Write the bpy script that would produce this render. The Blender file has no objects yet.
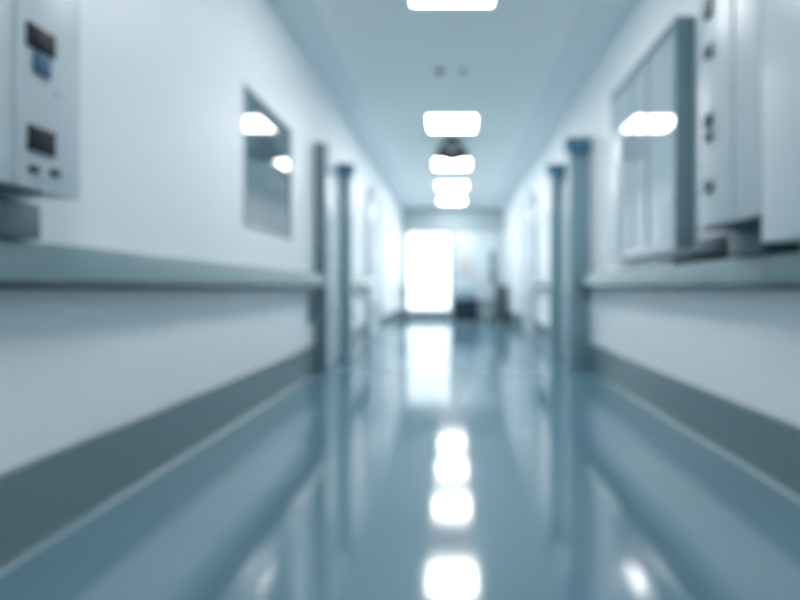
import bpy, bmesh, math
from mathutils import Vector, Matrix
S = bpy.context.scene
C = S.collection

# ------------------------------------------------------------------ measures (metres; X right, Y down the corridor, Z up)
WL, WR, CH = -1.17, 1.21, 2.59      # wall faces and ceiling height
Y0, YE = -3.0, 10.5                 # corridor behind the viewer, end wall
EYE = 0.72

# ------------------------------------------------------------------ materials
def mat(name, col, rough=0.5, spec=0.5, metal=0.0, ior=1.5, noise=0.0, scale=6.0, coat=0.0, bump=0.0, rvar=0.0):
    m = bpy.data.materials.new(name); m.use_nodes = True
    nt = m.node_tree; b = nt.nodes['Principled BSDF']
    b.inputs['Base Color'].default_value = (*col, 1)
    b.inputs['Roughness'].default_value = rough
    b.inputs['Specular IOR Level'].default_value = spec
    b.inputs['Metallic'].default_value = metal
    b.inputs['IOR'].default_value = ior
    if coat:
        b.inputs['Coat Weight'].default_value = coat
        b.inputs['Coat Roughness'].default_value = 0.04
    if noise or bump or rvar:
        tc = nt.nodes.new('ShaderNodeTexCoord')
        n = nt.nodes.new('ShaderNodeTexNoise'); n.inputs['Scale'].default_value = scale
        n.inputs['Detail'].default_value = 4
        nt.links.new(tc.outputs['Object'], n.inputs['Vector'])
        if noise:
            r = nt.nodes.new('ShaderNodeMapRange')
            r.inputs['To Min'].default_value = 1 - noise; r.inputs['To Max'].default_value = 1 + noise
            nt.links.new(n.outputs['Fac'], r.inputs['Value'])
            mx = nt.nodes.new('ShaderNodeVectorMath'); mx.operation = 'SCALE'
            mx.inputs[0].default_value = col
            nt.links.new(r.outputs['Result'], mx.inputs['Scale'])
            nt.links.new(mx.outputs['Vector'], b.inputs['Base Color'])
        if rvar:
            r2 = nt.nodes.new('ShaderNodeMapRange')
            r2.inputs['To Min'].default_value = max(0, rough - rvar); r2.inputs['To Max'].default_value = rough + rvar
            nt.links.new(n.outputs['Fac'], r2.inputs['Value'])
            nt.links.new(r2.outputs['Result'], b.inputs['Roughness'])
        if bump:
            bp = nt.nodes.new('ShaderNodeBump'); bp.inputs['Strength'].default_value = bump
            bp.inputs['Distance'].default_value = 0.002
            nt.links.new(n.outputs['Fac'], bp.inputs['Height'])
            nt.links.new(bp.outputs['Normal'], b.inputs['Normal'])
    return m

def emit(name, col, s):
    m = bpy.data.materials.new(name); m.use_nodes = True
    nt = m.node_tree; nt.nodes.clear()
    e = nt.nodes.new('ShaderNodeEmission'); o = nt.nodes.new('ShaderNodeOutputMaterial')
    e.inputs['Color'].default_value = (*col, 1); e.inputs['Strength'].default_value = s
    nt.links.new(e.outputs[0], o.inputs['Surface'])
    return m

def thin_glass(name, tint=(0.92, 0.97, 1.0)):
    m = bpy.data.materials.new(name); m.use_nodes = True
    nt = m.node_tree; nt.nodes.clear()
    t = nt.nodes.new('ShaderNodeBsdfTransparent'); t.inputs['Color'].default_value = (*tint, 1)
    g = nt.nodes.new('ShaderNodeBsdfGlossy'); g.inputs['Roughness'].default_value = 0.01
    f = nt.nodes.new('ShaderNodeFresnel'); f.inputs['IOR'].default_value = 1.5
    mx = nt.nodes.new('ShaderNodeMixShader'); o = nt.nodes.new('ShaderNodeOutputMaterial')
    nt.links.new(f.outputs[0], mx.inputs[0]); nt.links.new(t.outputs[0], mx.inputs[1])
    nt.links.new(g.outputs[0], mx.inputs[2]); nt.links.new(mx.outputs[0], o.inputs['Surface'])
    return m

M = {
 'wall':    mat('painted_wall', (0.875, 0.916, 0.932), 0.42, 0.4, noise=0.015, scale=3, bump=0.05),
 'ceiling': mat('ceiling_tile', (0.87, 0.93, 0.935), 0.8, 0.2, noise=0.02, scale=40),
 'margin':  mat('ceiling_margin_paint', (0.80, 0.875, 0.90), 0.6, 0.3, noise=0.015, scale=4),
 'tbar':    mat('ceiling_bar', (0.90, 0.93, 0.94), 0.5),
 'floor':   mat('polished_vinyl', (0.14, 0.265, 0.33), 0.10, 0.5, ior=2.5, noise=0.05, scale=2.2, rvar=0.03),
 'base':    mat('skirting_vinyl', (0.15, 0.235, 0.25), 0.30, 0.5, ior=1.7, noise=0.03, scale=5),
 'bead':    mat('sealing_bead', (0.26, 0.39, 0.45), 0.25, 0.6),
 'rail':    mat('handrail_vinyl', (0.23, 0.34, 0.36), 0.22, 0.5, ior=1.8, noise=0.02, scale=8),
 'gap':     mat('gap_shade_and_bracket', (0.05, 0.08, 0.09), 0.5),
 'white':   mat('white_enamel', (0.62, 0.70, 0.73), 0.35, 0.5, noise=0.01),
 'grey':    mat('grey_enamel', (0.46, 0.55, 0.58), 0.4, 0.5, noise=0.01),
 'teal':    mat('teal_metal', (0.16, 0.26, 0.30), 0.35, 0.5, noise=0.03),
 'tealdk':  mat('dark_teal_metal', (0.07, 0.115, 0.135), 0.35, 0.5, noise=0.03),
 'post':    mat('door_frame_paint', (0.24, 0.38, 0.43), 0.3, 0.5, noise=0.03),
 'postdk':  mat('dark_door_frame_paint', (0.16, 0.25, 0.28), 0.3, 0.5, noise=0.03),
 'cap':     mat('blue_sign', (0.06, 0.19, 0.29), 0.4, 0.5, noise=0.03),
 'door':    mat('door_laminate', (0.66, 0.74, 0.78), 0.3, 0.5, noise=0.015),
 'dark':    mat('black_plastic', (0.012, 0.02, 0.026), 0.5, 0.25, noise=0.05),
 'navy':    mat('navy_plastic', (0.014, 0.03, 0.05), 0.5, 0.3, noise=0.05),
 'blue':    mat('blue_screen', (0.03, 0.12, 0.23), 0.5, 0.5, noise=0.03),
 'bluelt':  mat('pale_blue_cloth', (0.34, 0.47, 0.53), 0.8, 0.2, noise=0.04, scale=20, bump=0.3),
 'green':   mat('grey_green_enamel', (0.30, 0.42, 0.42), 0.4, 0.5, noise=0.02),
 'steel':   mat('steel', (0.55, 0.62, 0.65), 0.25, 0.5, metal=0.9, rvar=0.05),
 'paper':   mat('beige_paper', (0.62, 0.62, 0.62), 0.8, 0.2, noise=0.04, scale=12),
 'mirror':  mat('dark_window_glass', (0.10, 0.175, 0.21), 0.03, 0.5, ior=2.3, noise=0.03, scale=2),
 'mirror2': mat('display_glass', (0.42, 0.52, 0.56), 0.03, 0.5, ior=2.7, noise=0.03, scale=2),
 'light':   emit('light_diffuser', (1.0, 0.985, 0.99), 10.0),
 'console_base': mat('console_base_paint', (0.12, 0.19, 0.215), 0.4, 0.4, noise=0.02),
 'glass':   thin_glass('clear_glass'),
}

# ------------------------------------------------------------------ mesh helpers
class MB:
    def __init__(s): s.bm = bmesh.new()
    def box(s, x0, x1, y0, y1, z0, z1, bev=0.0, seg=2):
        t = bmesh.new()
        bmesh.ops.create_cube(t, size=1)
        bmesh.ops.scale(t, vec=(abs(x1-x0), abs(y1-y0), abs(z1-z0)), verts=t.verts)
        bmesh.ops.translate(t, vec=((x0+x1)/2, (y0+y1)/2, (z0+z1)/2), verts=t.verts)
        if bev:
            bmesh.ops.bevel(t, geom=list(t.edges), offset=bev, segments=seg, profile=0.5, affect='EDGES')
        return s._add(t)
    def _add(s, t, mtx=None):
        if mtx: bmesh.ops.transform(t, matrix=mtx, verts=t.verts)
        me = bpy.data.meshes.new('tmp'); t.to_mesh(me); t.free()
        s.bm.from_mesh(me); bpy.data.meshes.remove(me)
        return s
    def cyl(s, p, q, r, r2=None, n=20, bev=0.0):
        p, q = Vector(p), Vector(q); d = q - p
        t = bmesh.new()
        bmesh.ops.create_cone(t, cap_ends=True, segments=n, radius1=r, radius2=r if r2 is None else r2, depth=d.length)
        if bev:
            es = [e for e in t.edges if all(abs(abs(v.co.z) - d.length/2) < 1e-5 for v in e.verts)]
            bmesh.ops.bevel(t, geom=es, offset=bev, segments=2, profile=0.5, affect='EDGES')
        return s._add(t, Matrix.Translation((p+q)/2) @ d.to_track_quat('Z', 'Y').to_matrix().to_4x4())
    def lathe(s, prof, c=(0, 0, 0), n=32):
        t = bmesh.new(); rings = []
        for r, z in prof:
            if r < 1e-5: rings.append([t.verts.new((0, 0, z))])
            else: rings.append([t.verts.new((r*math.cos(2*math.pi*i/n), r*math.sin(2*math.pi*i/n), z)) for i in range(n)])
        for a, b in zip(rings, rings[1:]):
            for i in range(n):
                j = (i+1) % n
                if len(a) == 1 and len(b) == 1: continue
                if len(a) == 1: t.faces.new((a[0], b[i], b[j]))
                elif len(b) == 1: t.faces.new((a[i], b[0], a[j]))
                else: t.faces.new((a[i], b[i], b[j], a[j]))
        bmesh.ops.recalc_face_normals(t, faces=t.faces)
        return s._add(t, Matrix.Translation(c))
    def prism(s, pts, y0, y1):
        """closed outline in X,Z swept along Y"""
        t = bmesh.new()
        a = [t.verts.new((x, y0, z)) for x, z in pts]; b = [t.verts.new((x, y1, z)) for x, z in pts]
        n = len(pts)
        for i in range(n): t.faces.new((a[i], a[(i+1) % n], b[(i+1) % n], b[i]))
        t.faces.new(a); t.faces.new(b[::-1])
        bmesh.ops.recalc_face_normals(t, faces=t.faces)
        return s._add(t)
    def build(s, name, m, parent=None, smooth=True):
        me = bpy.data.meshes.new(name)
        org = parent.matrix_world.translation.copy() if parent else None
        s.bm.to_mesh(me); s.bm.free()
        me.materials.append(m)
        o = bpy.data.objects.new(name, me); C.objects.link(o)
        if parent:
            # meshes are written in world coordinates; move them into the root's frame
            r = parent
            while r.parent: r = r.parent
            me.transform(Matrix.Translation(-Vector(r.location)))
            o.parent = parent
        if smooth:
            me.polygons.foreach_set('use_smooth', [True]*len(me.polygons))
            md = o.modifiers.new('split', 'EDGE_SPLIT'); md.split_angle = math.radians(35)
        return o

def tag(o, label, cat=None, group=None, kind=None):
    o['label'] = label
    if cat: o['category'] = cat
    if group: o['group'] = group
    if kind: o['kind'] = kind
    return o
def thing(name, loc, label, cat, group=None, kind=None):
    o = bpy.data.objects.new(name, None); C.objects.link(o); o.location = loc
    o.empty_display_size = 0.1
    bpy.context.view_layer.update()
    return tag(o, label, cat, group, kind)
# ------------------------------------------------------------------ the setting
T = 0.12
b = MB(); b.box(WL-T, WR+T, Y0-T, YE+0.6, -0.1, 0.0)
tag(b.build('floor', M['floor'], smooth=False), 'polished blue grey vinyl corridor floor mirroring the lights', 'floor', kind='structure')
b = MB(); b.box(WL-T, WR+T, Y0-T, YE+T, CH, CH+0.1)
tag(b.build('ceiling', M['ceiling'], smooth=False), 'pale blue grey corridor ceiling above the light panels', 'ceiling', kind='structure')

# left wall with an opening for the observation window
LWY0, LWY1, LWZ0, LWZ1 = 2.49, 3.24, 1.065, 1.875
b = MB()
b.box(WL-T, WL, Y0, LWY0, 0, CH); b.box(WL-T, WL, LWY1, YE, 0, CH)
b.box(WL-T, WL, LWY0, LWY1, 0, LWZ0); b.box(WL-T, WL, LWY0, LWY1, LWZ1, CH)
tag(b.build('wall_left', M['wall'], smooth=False), 'long white corridor wall with the small dark window', 'wall', kind='structure')
b = MB(); b.box(WR, WR+T, Y0, YE, 0, CH)
tag(b.build('wall_right', M['wall'], smooth=False), 'long white corridor wall behind the latch cabinet and display case', 'wall', kind='structure')
b = MB(); b.box(WL-T, WR+T, Y0-T, Y0, 0, CH)
tag(b.build('wall_back', M['wall'], smooth=False), 'plain wall closing the corridor behind the viewer', 'wall', kind='structure')

# end wall: header, side strip, opening for the bright glazed door, right half solid
EX0, EX1, EZ1 = -1.11, 0.0, 2.07
b = MB()
b.box(WL, EX0, YE, YE+T, 0, EZ1); b.box(EX1, WR, YE, YE+T, 0, EZ1)
b.box(WL, WR, YE, YE+T, EZ1, CH)
tag(b.build('wall_end', M['wall'], smooth=False), 'pale wall at the far end of the corridor', 'wall', kind='structure')
b = MB(); b.box(WL, WR, YE-0.06, YE, 2.09, CH)
tag(b.build('trim_1', M['grey'], smooth=False), 'grey blue bulkhead panel over the far end doors', 'trim', kind='structure')

# glazed end door, daylight behind
d = thing('door_1', ((EX0+EX1)/2, YE, 0), 'overexposed glazed door at the far end of the corridor', 'door', kind='structure')
b = MB(); b.box(EX0, EX0+0.05, YE+0.01, YE+0.07, 0, EZ1, .004); b.box(EX1-0.05, EX1, YE+0.01, YE+0.07, 0, EZ1, .004)
b.box(EX0+0.05, EX1-0.05, YE+0.01, YE+0.07, EZ1-0.04, EZ1, .004)
b.box(EX0+0.05, EX1-0.05, YE+0.01, YE+0.07, 0.10, 0.21, .004); b.build('door_frame', M['teal'], d)
b = MB(); b.box(EX0+0.05, EX1-0.05, YE+0.035, YE+0.042, 0.21, EZ1-0.04); b.build('pane', M['glass'], d, smooth=False)
b = MB(); b.box(EX0+0.05, EX1-0.05, YE+0.012, YE+0.066, 0.006, 0.10, .004); b.build('kick_plate', M['teal'], d)

# solid right leaf at the end
d = thing('door_2', (0.6, YE, 0), 'closed pale grey door leaf behind the carts at the far end', 'door', kind='structure')
b = MB(); b.box(0.05, 1.10, YE-0.035, YE-0.002, 0.006, 2.04, .004); b.build('door_leaf', M['door'], d)
b = MB(); b.box(0.012, 0.05, YE-0.05, YE-0.002, 0, 2.08, .003); b.box(1.10, 1.14, YE-0.05, YE-0.002, 0, 2.08, .003)
b.box(0.05, 1.10, YE-0.05, YE-0.002, 2.04, 2.08, .003); b.build('door_frame', M['grey'], d)
b = MB(); b.cyl((0.12, YE-0.035, 1.0), (0.12, YE-0.085, 1.0), 0.011); b.cyl((0.11, YE-0.085, 1.0), (0.24, YE-0.085, 1.0), 0.01, bev=.003); b.build('door_handle', M['steel'], d)

# skirting with cove, and the sealing bead along the floor joint
NL, FL, NR, FR = 3.77, 4.53, 3.90, 4.77     # near and far door posts, left and right
BZ = 0.242
def baseboard(side, spans):
    s = 1 if side == 'left' else -1
    w = WL if side == 'left' else WR
    b = MB(); g = MB()
    for y0, y1 in spans:
        prof = [(w, 0), (w, BZ), (w+s*.010, BZ), (w+s*.016, BZ-.006), (w+s*.016, .03)]
        prof += [(w+s*(.016+.016*(1-math.cos(a))), .03-.03*math.sin(a)) for a in (0.4, 0.8, 1.2, 1.5)]
        prof += [(w+s*.033, 0)]
        b.prism(prof, y0, y1)
        e = w+s*.033
        g.prism([(e-s*.001, 0), (e-s*.001, .005), (e+s*.003, .005), (e+s*.007, .003), (e+s*.009, 0)], y0, y1)
    tag(b.build('baseboard_'+side, M['base']), 'tall grey green coved skirting under the %s wall' % ('windowed' if side == 'left' else 'cabinet-bearing'), 'baseboard', kind='structure')
    tag(g.build('trim_2' if side == 'left' else 'trim_3', M['bead']), 'pale bead where the skirting under the %s wall meets the floor' % ('windowed' if side == 'left' else 'cabinet-bearing'), 'trim', kind='structure')
baseboard('left', [(Y0, NL-.001), (FL+.121, 6.05), (7.10, YE-.005)])
baseboard('right', [(Y0, NR-.001), (FR+.121, 6.35), (7.40, YE-.06)])

# ceiling bars
for i, x in enumerate((-0.87, 0.83)):
    b = MB(); b.box(x-.014, x+.014, Y0, YE-.061, CH-.007, CH)
    tag(b.build('trim_%d' % (4+i), M['tbar'], smooth=False), 'thin pale bar along the ceiling above the %s side' % ('windowed' if i == 0 else 'cabinet'), 'trim', kind='structure')
b = MB()
y = -2.4
while y < 10.3:
    b.box(-0.856, 0.816, y-.006, y+.006, CH-.003, CH); y += 1.2
tag(b.build('trim_6', M['tbar'], smooth=False), 'faint cross bars between the ceiling panels', 'trim', kind='structure')

for i, (x0, x1) in enumerate(((WL, -0.884), (0.844, WR))):
    b = MB(); b.box(x0, x1, Y0, YE-.061, CH-.006, CH)
    tag(b.build('trim_%d' % (7+i), M['margin'], smooth=False), 'grey blue plain ceiling margin along the %s wall' % ('windowed' if i == 0 else 'cabinet-bearing'), 'trim', kind='structure')

# ------------------------------------------------------------------ ceiling light panels
ys = [(2.45, 2.93), (4.82, 5.28), (6.47, 6.95), (7.88, 8.38), (9.25, 9.75), (-0.22, 0.26)]  # last panel is unseen, added overhead to brighten the near walls
ll = ['big square white ceiling light panel cut by the top of the photo',
      'white ceiling light panel just in front of the dark ceiling fixture',
      'white ceiling light panel just beyond the dark ceiling fixture',
      'white ceiling light panel second from the far end of the corridor',
      'smallest white ceiling light panel, next to the far bulkhead',
      'unseen ceiling light panel above the wall console and latch cabinet, added to brighten the near walls']
LX0, LX1, w = -0.26, 0.26, .014
for (y0, y1), l in zip(ys, ll):
    t = thing('ceiling_light', (0, (y0+y1)/2, CH), l, 'ceiling light', 'ceiling light panels')
    b = MB()
    b.box(LX0-w, LX0, y0-w, y1+w, CH-.012, CH-.0005); b.box(LX1, LX1+w, y0-w, y1+w, CH-.012, CH-.0005)
    b.box(LX0, LX1, y0-w, y0, CH-.012, CH-.0005); b.box(LX0, LX1, y1, y1+w, CH-.012, CH-.0005)
    b.build('frame', M['tbar'], t, smooth=False)
    b = MB(); b.box(LX0, LX1, y0, y1, CH-.008, CH-.001); b.build('diffuser', M['light'], t, smooth=False)

# dark fixture hanging from the ceiling
t = thing('ceiling_camera', (0, 5.6, CH), 'dark navy dome fixture hanging under the ceiling between two light panels', 'ceiling fixture')
MB().lathe([(0, 0), (.08, 0), (.08, -.03), (.06, -.045), (0, -.045)], (0, 5.6, CH-.001)).build('mount', M['navy'], t)
MB().lathe([(0, 0), (.09, 0), (.135, -.03), (.185, -.09), (.21, -.14), (.21, -.165), (.19, -.17), (0, -.17)], (0, 5.6, CH-.046)).build('housing', M['dark'], t)
MB().lathe([(.15, 0), (.13, -.03), (.08, -.05), (0, -.058)], (0, 5.6, CH-.2165)).build('dome', M['navy'], t)

t = thing('smoke_detector', (-0.11, 3.82, CH), 'small dark ceiling detector, the darker of the pair between the first two lights', 'detector', 'ceiling detectors')
MB().lathe([(0, 0), (.032, 0), (.032, -.012), (.025, -.026), (0, -.03)], (-0.11, 3.82, CH-.001)).build('housing', M['tealdk'], t)
t = thing('smoke_detector', (0.095, 3.82, CH), 'small paler ceiling detector, beside the darker one between the first two lights', 'detector', 'ceiling detectors')
MB().lathe([(0, 0), (.03, 0), (.03, -.01), (.024, -.02), (0, -.023)], (0.095, 3.82, CH-.001)).build('housing', M['post'], t)

# ------------------------------------------------------------------ observation window in the left wall
d = thing('window_1', (WL, (LWY0+LWY1)/2, LWZ0), 'small dark glazed window in the white wall reflecting the ceiling lights', 'window', kind='structure')
b = MB(); f = .014
b.box(WL-.08, WL+.004, LWY0, LWY0+f, LWZ0, LWZ1); b.box(WL-.08, WL+.004, LWY1-f, LWY1, LWZ0, LWZ1)
b.box(WL-.08, WL+.004, LWY0+f, LWY1-f, LWZ0, LWZ0+f); b.box(WL-.08, WL+.004, LWY0+f, LWY1-f, LWZ1-f, LWZ1)
b.build('window_frame', M['grey'], d, smooth=False)
b = MB(); b.box(WL-.016, WL-.006, LWY0+f, LWY1-f, LWZ0+f, LWZ1-f); b.build('pane', M['mirror'], d, smooth=False)

# ------------------------------------------------------------------ handrails
def handrail(side, y0, y1, label):
    s = 1 if side == 'left' else -1
    w = WL if side == 'left' else WR
    t = thing('handrail', (w, (y0+y1)/2, .73), label, 'handrail', 'bumper handrails')
    o = .10
    z0, z1 = .737, .84
    pr = [(w+s*.03, z0), (w+s*(o-.004), z0), (w+s*o, z0+.005), (w+s*o, z1-.012), (w+s*(o-.004), z1-.003), (w+s*(o-.012), z1),
          (w+s*.006, z1), (w+s*.002, z1-.004), (w+s*.002, z1-.05), (w+s*.03, z1-.05)]
    MB().box(w+s*.031, w+s*(o-.008), y0+.013, y1-.013, .716, .7365, .003).build('gap_shade_strip', M['gap'], t)  # dark strip paints in the shaded gap below the rail
    MB().prism(pr, y0+.012, y1-.012).build('rail', M['rail'], t)
    for a, c in ((y0, y0+.012), (y1-.012, y1)):
        MB().box(w+s*.001, w+s*o, a, c, z0+.002, z1-.002, .004).build('end_cap', M['rail'], t)
    n = max(2, int((y1-y0)/1.0)); 
    for i in range(n):
        y = y0 + (i+.5)*(y1-y0)/n
        MB().box(w+s*.001, w+s*.03, y-.04, y+.04, z0-.012, z1-.051, .003).build('bracket', M['gap'], t)
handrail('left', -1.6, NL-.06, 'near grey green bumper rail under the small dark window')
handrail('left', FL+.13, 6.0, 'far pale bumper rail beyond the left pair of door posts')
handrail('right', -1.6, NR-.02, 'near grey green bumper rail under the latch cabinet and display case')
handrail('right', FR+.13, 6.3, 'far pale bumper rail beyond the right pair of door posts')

# ------------------------------------------------------------------ side doors between the posts
def side_door(n, side, yn, yf, pn, pf, hn, hf, mn, mf, label):
    s = 1 if side == 'left' else -1
    w = WL if side == 'left' else WR
    d = thing('door_%d' % n, (w, (yn+yf)/2, 0), label, 'door', kind='structure')
    xs = sorted((w+s*.001, w+s*pn)); MB().box(*xs, yn, yn+.10, 0, hn, .006).build('door_jamb', mn, d)
    xs = sorted((w+s*.001, w+s*pf)); MB().box(*xs, yf, yf+.12, 0, hf, .006).build('door_jamb', mf, d)
    xs = sorted((w+s*.001, w+s*.06)); MB().box(*xs, yn+.10, yf, 1.80, 1.86, .006).build('door_head', M['post'], d)
    xs = sorted((w+s*.001, w+s*.045)); MB().box(*xs, yn+.105, yf-.005, .006, 1.795, .004).build('door_leaf', M['door'], d)
    h = MB(); y = yn+.2
    h.cyl((w+s*.045, y, 1.0), (w+s*.085, y, 1.0), .01); h.cyl((w+s*.08, y-.01, 1.0), (w+s*.08, y+.11, 1.0), .009, bev=.003)
    h.build('door_handle', M['steel'], d)
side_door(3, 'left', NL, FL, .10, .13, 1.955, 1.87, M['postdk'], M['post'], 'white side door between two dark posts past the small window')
side_door(4, 'right', NR, FR, .175, .14, 1.90, 1.925, M['post'], M['post'], 'white side door between two blue grey posts past the display case')

def cap(side, y, p, zc, wd, h, label):
    s = 1 if side == 'left' else -1
    w = WL if side == 'left' else WR
    t = thing('door_sign', (w+s*p/2, y, zc-h/2), label, 'sign', 'blue caps on the door posts')
    xc = w+s*p/2
    b = MB()
    b.prism([(xc-wd*.34, zc-h/2), (xc+wd*.34, zc-h/2), (xc+wd/2, zc-h*.05), (xc+wd/2, zc+h/2), (xc-wd/2, zc+h/2), (xc-wd/2, zc-h*.05)], y-.03, y+.10)
    b.build('panel', M['cap'], t)
    MB().box(min(w+s*.0015, xc), max(w+s*.0015, xc), y+.02, y+.05, zc+h/2, zc+h/2+.02, .003).build('bracket', M['post'], t)
cap('left', FL+.0, .13, 1.87+.056, .20, .11, 'blue cap on the far post of the left side door')
cap('right', NR+.0, .175, 1.90+.066, .24, .13, 'largest blue cap, on the near post of the right side door')
cap('right', FR+.0, .14, 1.925+.061, .22, .12, 'blue cap on the far, thinner post of the right side door')

# pale doors further down
def far_door(n, side, y0, y1, label):
    s = 1 if side == 'left' else -1
    w = WL if side == 'left' else WR
    d = thing('door_%d' % n, (w, (y0+y1)/2, 0), label, 'door', kind='structure')
    b = MB()
    for a, c in ((y0, y0+.06), (y1-.06, y1)):
        xs = sorted((w+s*.001, w+s*.05)); b.box(*xs, a, c, 0, 2.08, .004)
    xs = sorted((w+s*.001, w+s*.05)); b.box(*xs, y0+.06, y1-.06, 2.02, 2.08, .004)
    b.build('door_frame', M['grey'], d)
    xs = sorted((w+s*.001, w+s*.03)); MB().box(*xs, y0+.065, y1-.065, .006, 2.015, .004).build('door_leaf', M['door'], d)
    h = MB(); y = y0+.16
    h.cyl((w+s*.03, y, 1.0), (w+s*.07, y, 1.0), .01); h.cyl((w+s*.065, y-.01, 1.0), (w+s*.065, y+.11, 1.0), .009, bev=.003)
    h.build('door_handle', M['steel'], d)
far_door(5, 'left', 6.07, 7.08, 'pale closed door far along the windowed wall')
far_door(6, 'right', 6.37, 7.38, 'pale closed door far along the cabinet wall')

def white_box(side, y, label):  # plain white box fixed high on the wall
    s = 1 if side == 'left' else -1
    w = WL if side == 'left' else WR
    t = thing('wall_white_box', (w+s*.001, y, 2.13), label, 'wall fixture', 'white wall fixtures')
    xs = sorted((w+s*.001, w+s*.02)); MB().box(*xs, y-.10, y+.10, 2.14, 2.24, .004).build('back_plate', M['white'], t)
    xs = sorted((w+s*.02, w+s*.075)); MB().box(*xs, y-.09, y+.09, 2.13, 2.25, .02, 3).build('cover', M['tbar'], t)
white_box('left', 6.57, 'white wall fixture above the pale door on the windowed wall')
white_box('right', 6.87, 'white wall fixture above the pale door on the cabinet wall')

# small dark box by the left post
t = thing('wall_box', (WL, 3.66, .42), 'small dark box low on the wall beside the left near door post', 'wall box')
MB().box(WL+.001, WL+.04, 3.60, 3.72, .44, .66, .008).build('housing', M['postdk'], t)
MB().cyl((WL+.04, 3.66, .55), (WL+.052, 3.66, .55), .025, bev=.004).build('button', M['dark'], t)

# ------------------------------------------------------------------ left wall-mounted console
XF = -0.94
t = thing('wall_console', (WL, 1.0, .93), 'white wall-mounted console with two dark displays and a blue square', 'console')
YB = 1.122
MB().box(WL+.001, XF, .55, YB, .942, 1.75, .008).build('body', M['white'], t)
MB().box(WL+.001, XF+.002, .552, 1.02, .934, .9425, .003).build('bottom_panel', M['tealdk'], t)  # dark sheet puts the underside's shade into its colour
MB().box(XF, XF+.006, .955, YB-.004, .942, 1.745, .002).build('front_panel', M['white'], t)
xq = XF+.006
MB().box(xq, xq+.008, .975, 1.042, EYE+.535, EYE+.587, .002).build('display', M['dark'], t)
MB().box(xq, xq+.010, .990, 1.028, EYE+.482, EYE+.528, .003).build('blue_key', M['blue'], t)
MB().box(xq, xq+.008, .978, 1.042, EYE+.306, EYE+.361, .002).build('display', M['dark'], t)
MB().cyl((xq, .989, EYE+.264), (xq+.014, .989, EYE+.264), .0095, bev=.002).build('knob', M['tealdk'], t)
MB().cyl((xq, 1.042, EYE+.268), (xq+.014, 1.042, EYE+.268), .0095, bev=.002).build('knob', M['tealdk'], t)
MB().box(xq, xq+.003, 1.048, 1.060, EYE+.455, EYE+.462, .001).build('label_plate', M['grey'], t)
MB().box(WL+.001, -1.05, .60, 1.138, .843, .9335, .004).build('mounting_base', M['console_base'], t)

# ------------------------------------------------------------------ right wall-mounted latch cabinet
XC = 0.97
t = thing('wall_cabinet', (WR, 1.4, .85), 'tall white wall cabinet with a column of dark latches', 'cabinet')
b = MB(); b.box(XC, WR-.001, 1.40, 1.75, .95, 2.25, .006); b.build('body', M['white'], t)
MB().box(XC-.002, WR-.001, 1.402, 1.748, .942, .9495, .003).build('bottom_panel', M['tealdk'], t)  # underside coloured dark to paint in the shade below the cabinet
MB().box(XC+.0, WR-.001, .70, 1.398, .862, 2.25, .006).build('side_body', M['white'], t)
MB().box(XC-.006, XC, 1.53, 1.745, .955, 2.24, .002).build('door', M['white'], t)
for z, h in ((1.045, .07), (.884, .045), (.625, .05), (.565, .03), (.378, .045)):
    zz = EYE+z
    MB().box(XC-.022, XC-.006, 1.645, 1.685, zz-h/2, zz+h/2, .005).build('latch', M['tealdk'], t)
MB().box(1.08, WR-.001, 1.54, 1.745, .843, .9415, .004).build('mounting_base', M['console_base'], t)

# ------------------------------------------------------------------ right glass-fronted display case
XG = 1.12
t = thing('display_case', (WR, 2.7, .9), 'glass-fronted white display case with a dark grey side, reflecting the lights', 'display case')
GY0, GY1, GZ0, GZ1 = 2.215, 3.17, .91, 2.075
b = MB()
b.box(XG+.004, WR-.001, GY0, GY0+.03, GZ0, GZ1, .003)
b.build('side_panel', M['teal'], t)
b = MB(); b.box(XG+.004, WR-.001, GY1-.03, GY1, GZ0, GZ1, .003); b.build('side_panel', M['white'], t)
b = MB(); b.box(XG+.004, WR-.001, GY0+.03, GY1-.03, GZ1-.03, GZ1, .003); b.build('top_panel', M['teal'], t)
b = MB(); b.box(XG+.004, WR-.001, GY0+.03, GY1-.03, GZ0, GZ0+.03, .003); b.build('bottom_panel', M['white'], t)
b = MB(); b.box(WR-.03, WR-.001, GY0+.03, GY1-.03, GZ0+.03, GZ1-.03); b.build('back_panel', M['white'], t, smooth=False)
b = MB(); b.box(XG+.006, XG+.014, GY0+.03, GY1-.03, GZ0+.03, GZ1-.03); b.build('pane', M['mirror2'], t, smooth=False)
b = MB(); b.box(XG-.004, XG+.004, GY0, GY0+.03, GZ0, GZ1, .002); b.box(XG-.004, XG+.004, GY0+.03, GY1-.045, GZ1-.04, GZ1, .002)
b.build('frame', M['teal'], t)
b = MB(); b.box(XG-.004, XG+.004, GY1-.22, GY1, GZ0, GZ1-.3, .002); b.box(XG-.004, XG+.004, GY0+.03, GY1-.22, GZ0, GZ0+.045, .002)
b.build('frame', M['door'], t)
for y in (2.56, 2.78):
    MB().box(XG+.0005, XG+.0058, y-.008, y+.008, GZ0+.046, GZ1-.041, .001).build('divider', M['teal'], t)
t = thing('wall_shelf', (WR, 2.2, .84), 'short dark ledge on the rail under the near corner of the display case, extended to paint in wall shade', 'shelf')
MB().box(1.09, WR-.001, 1.80, 2.36, .868, .905, .003).build('board', M['tealdk'], t)  # ledge lengthened towards the cabinet to darken the shaded wall there
MB().box(1.09, WR-.001, 1.765, 1.96, .906, .94, .003).build('shade_block', M['tealdk'], t)  # dark block stands in for shade on the wall above the ledge
MB().box(1.15, WR-.001, 1.84, 2.33, .842, .868, .003).build('bracket', M['dark'], t)

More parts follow.
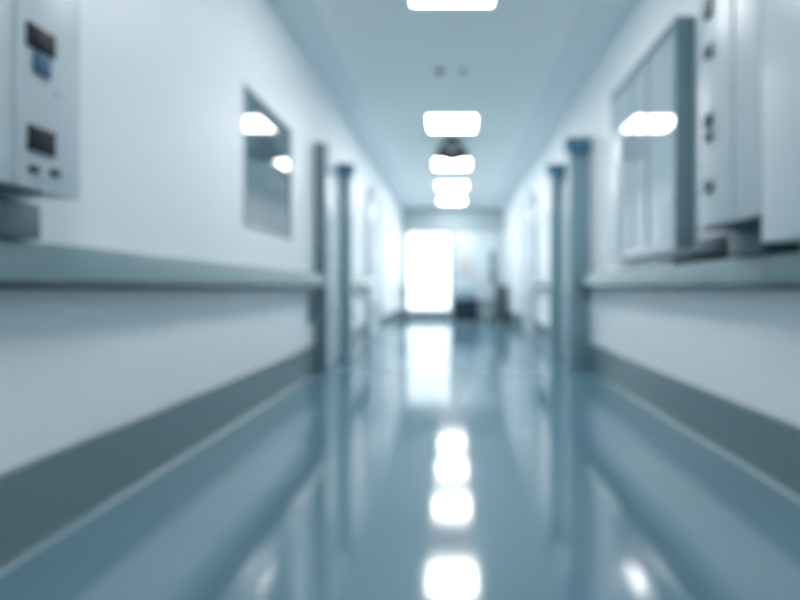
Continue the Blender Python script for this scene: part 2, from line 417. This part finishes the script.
# ------------------------------------------------------------------ far end: carts and a stand
def caster(t, x, y, r=.04):
    b = MB(); b.cyl((x-.014, y, r), (x+.014, y, r), r, n=20, bev=.006); b.box(x-.02, x+.02, y-.012, y+.012, r, 2*r+.02, .003)
    return b.build('caster', M['dark'], t)
t = thing('laundry_trolley', (.29, 9.35, 0), 'dark navy trolley with a pale blue sack on top, beside the bright far door', 'trolley')
MB().box(.03, .54, 9.15, 9.6, .04, .49, .03, 3).build('bin', M['navy'], t)
b = MB()
b.lathe([(0, .0), (.19, .0), (.215, .05), (.215, .13), (.19, .22), (.12, .28), (.05, .31), (.035, .33), (.055, .36), (0, .355)], (.285, 9.375, .4905)); b.build('sack', M['bluelt'], t)
b = MB()
for x in (.085, .485):
    b.cyl((x, 9.59, .47), (x, 9.66, .82), .012)
b.cyl((.085, 9.66, .82), (.485, 9.66, .82), .012); b.build('push_handle', M['steel'], t)
for x in (.10, .47):
    for y in (9.21, 9.54): caster(t, x, y, .025)

t = thing('supply_cart', (.72, 9.45, 0), 'low grey green drawer cart with a dark top between the trolley and equipment tower', 'cart')
MB().box(.57, .86, 9.25, 9.7, .10, .40, .008).build('body', M['green'], t)
for z in (.12, .215, .31):
    dr = MB().box(.585, .845, 9.238, 9.25, z, z+.08, .003).build('drawer', M['green'], t)
    MB().box(.67, .77, 9.226, 9.238, z+.05, z+.062, .003).build('handle', M['steel'], dr)
MB().box(.555, .88, 9.23, 9.72, .40, .45, .01).build('top', M['tealdk'], t)
for x in (.61, .82):
    for y in (9.3, 9.65): caster(t, x, y)

t = thing('equipment_tower', (1.02, 9.4, 0), 'dark narrow equipment tower with an upright screen by the end of the cabinet wall', 'medical equipment')
MB().box(.90, 1.15, 9.2, 9.6, .10, .78, .012).build('body', M['tealdk'], t)
for z in (.2, .38, .56):
    MB().box(.93, 1.12, 9.19, 9.2, z, z+.13, .004).build('module', M['tealdk'], t)
b = MB(); b.box(.89, 1.165, 9.17, 9.63, .085, .10, .004); b.build('base', M['dark'], t)
for x in (.94, 1.12):
    for y in (9.22, 9.58): caster(t, x, y, .034)
b = MB(); b.cyl((.95, 9.42, .78), (.95, 9.42, 1.0), .02); b.box(.81, .955, 9.405, 9.435, .96, .99, .004); b.build('arm', M['steel'], t)
MB().box(.79, .93, 9.36, 9.41, .80, 1.50, .01).build('screen_housing', M['teal'], t)
MB().box(.802, .918, 9.354, 9.36, .86, 1.47, .002).build('screen', M['teal'], t)

t = thing('sanitizer_stand', (-1.05, 9.8, 0), 'dark upright stand at the left foot of the bright far door', 'stand')
MB().lathe([(0, 0), (.10, 0), (.10, .012), (.03, .03), (0, .03)], (-1.04, 9.8, 0)).build('base', M['tealdk'], t)
MB().cyl((-1.04, 9.8, .03), (-1.04, 9.8, .5), .03).build('pole', M['tealdk'], t)
MB().box(-1.11, -.97, 9.74, 9.86, .5, .76, .015, 3).build('dispenser', M['teal'], t)

t = thing('notice_sheet', (.33, YE-.04, 1.1), 'small beige notice on the grey end door above the trolley', 'notice')
MB().box(.19, .47, YE-.038, YE-.0355, 1.06, 1.42).build('sheet', M['paper'], t, smooth=False)

# ------------------------------------------------------------------ daylight beyond the end door
w = bpy.data.worlds.new('overcast'); S.world = w; w.use_nodes = True
bg = w.node_tree.nodes['Background']
bg.inputs['Color'].default_value = (0.96, 0.985, 1.0, 1); bg.inputs['Strength'].default_value = 1.25

# ------------------------------------------------------------------ camera
cam = bpy.data.cameras.new('camera'); co = bpy.data.objects.new('camera', cam); C.objects.link(co)
co.location = (0, 0, EYE); co.rotation_euler = (math.radians(90), 0, 0)
cam.sensor_width = 36; cam.lens = 445/800*36
cam.shift_x = -52/800; cam.shift_y = -12/800
cam.clip_start = 0.02
cam.dof.use_dof = True; cam.dof.focus_distance = 0.25; cam.dof.aperture_fstop = 2.8
S.camera = co

S.view_settings.view_transform = 'Standard'; S.view_settings.look = 'None'
S.view_settings.gamma = 1; S.view_settings.use_curve_mapping = False
S.view_settings.exposure = 1.27
S.cycles.use_denoising = True
S.cycles.max_bounces = 20; S.cycles.diffuse_bounces = 12; S.cycles.glossy_bounces = 8
S.cycles.sample_clamp_indirect = 8
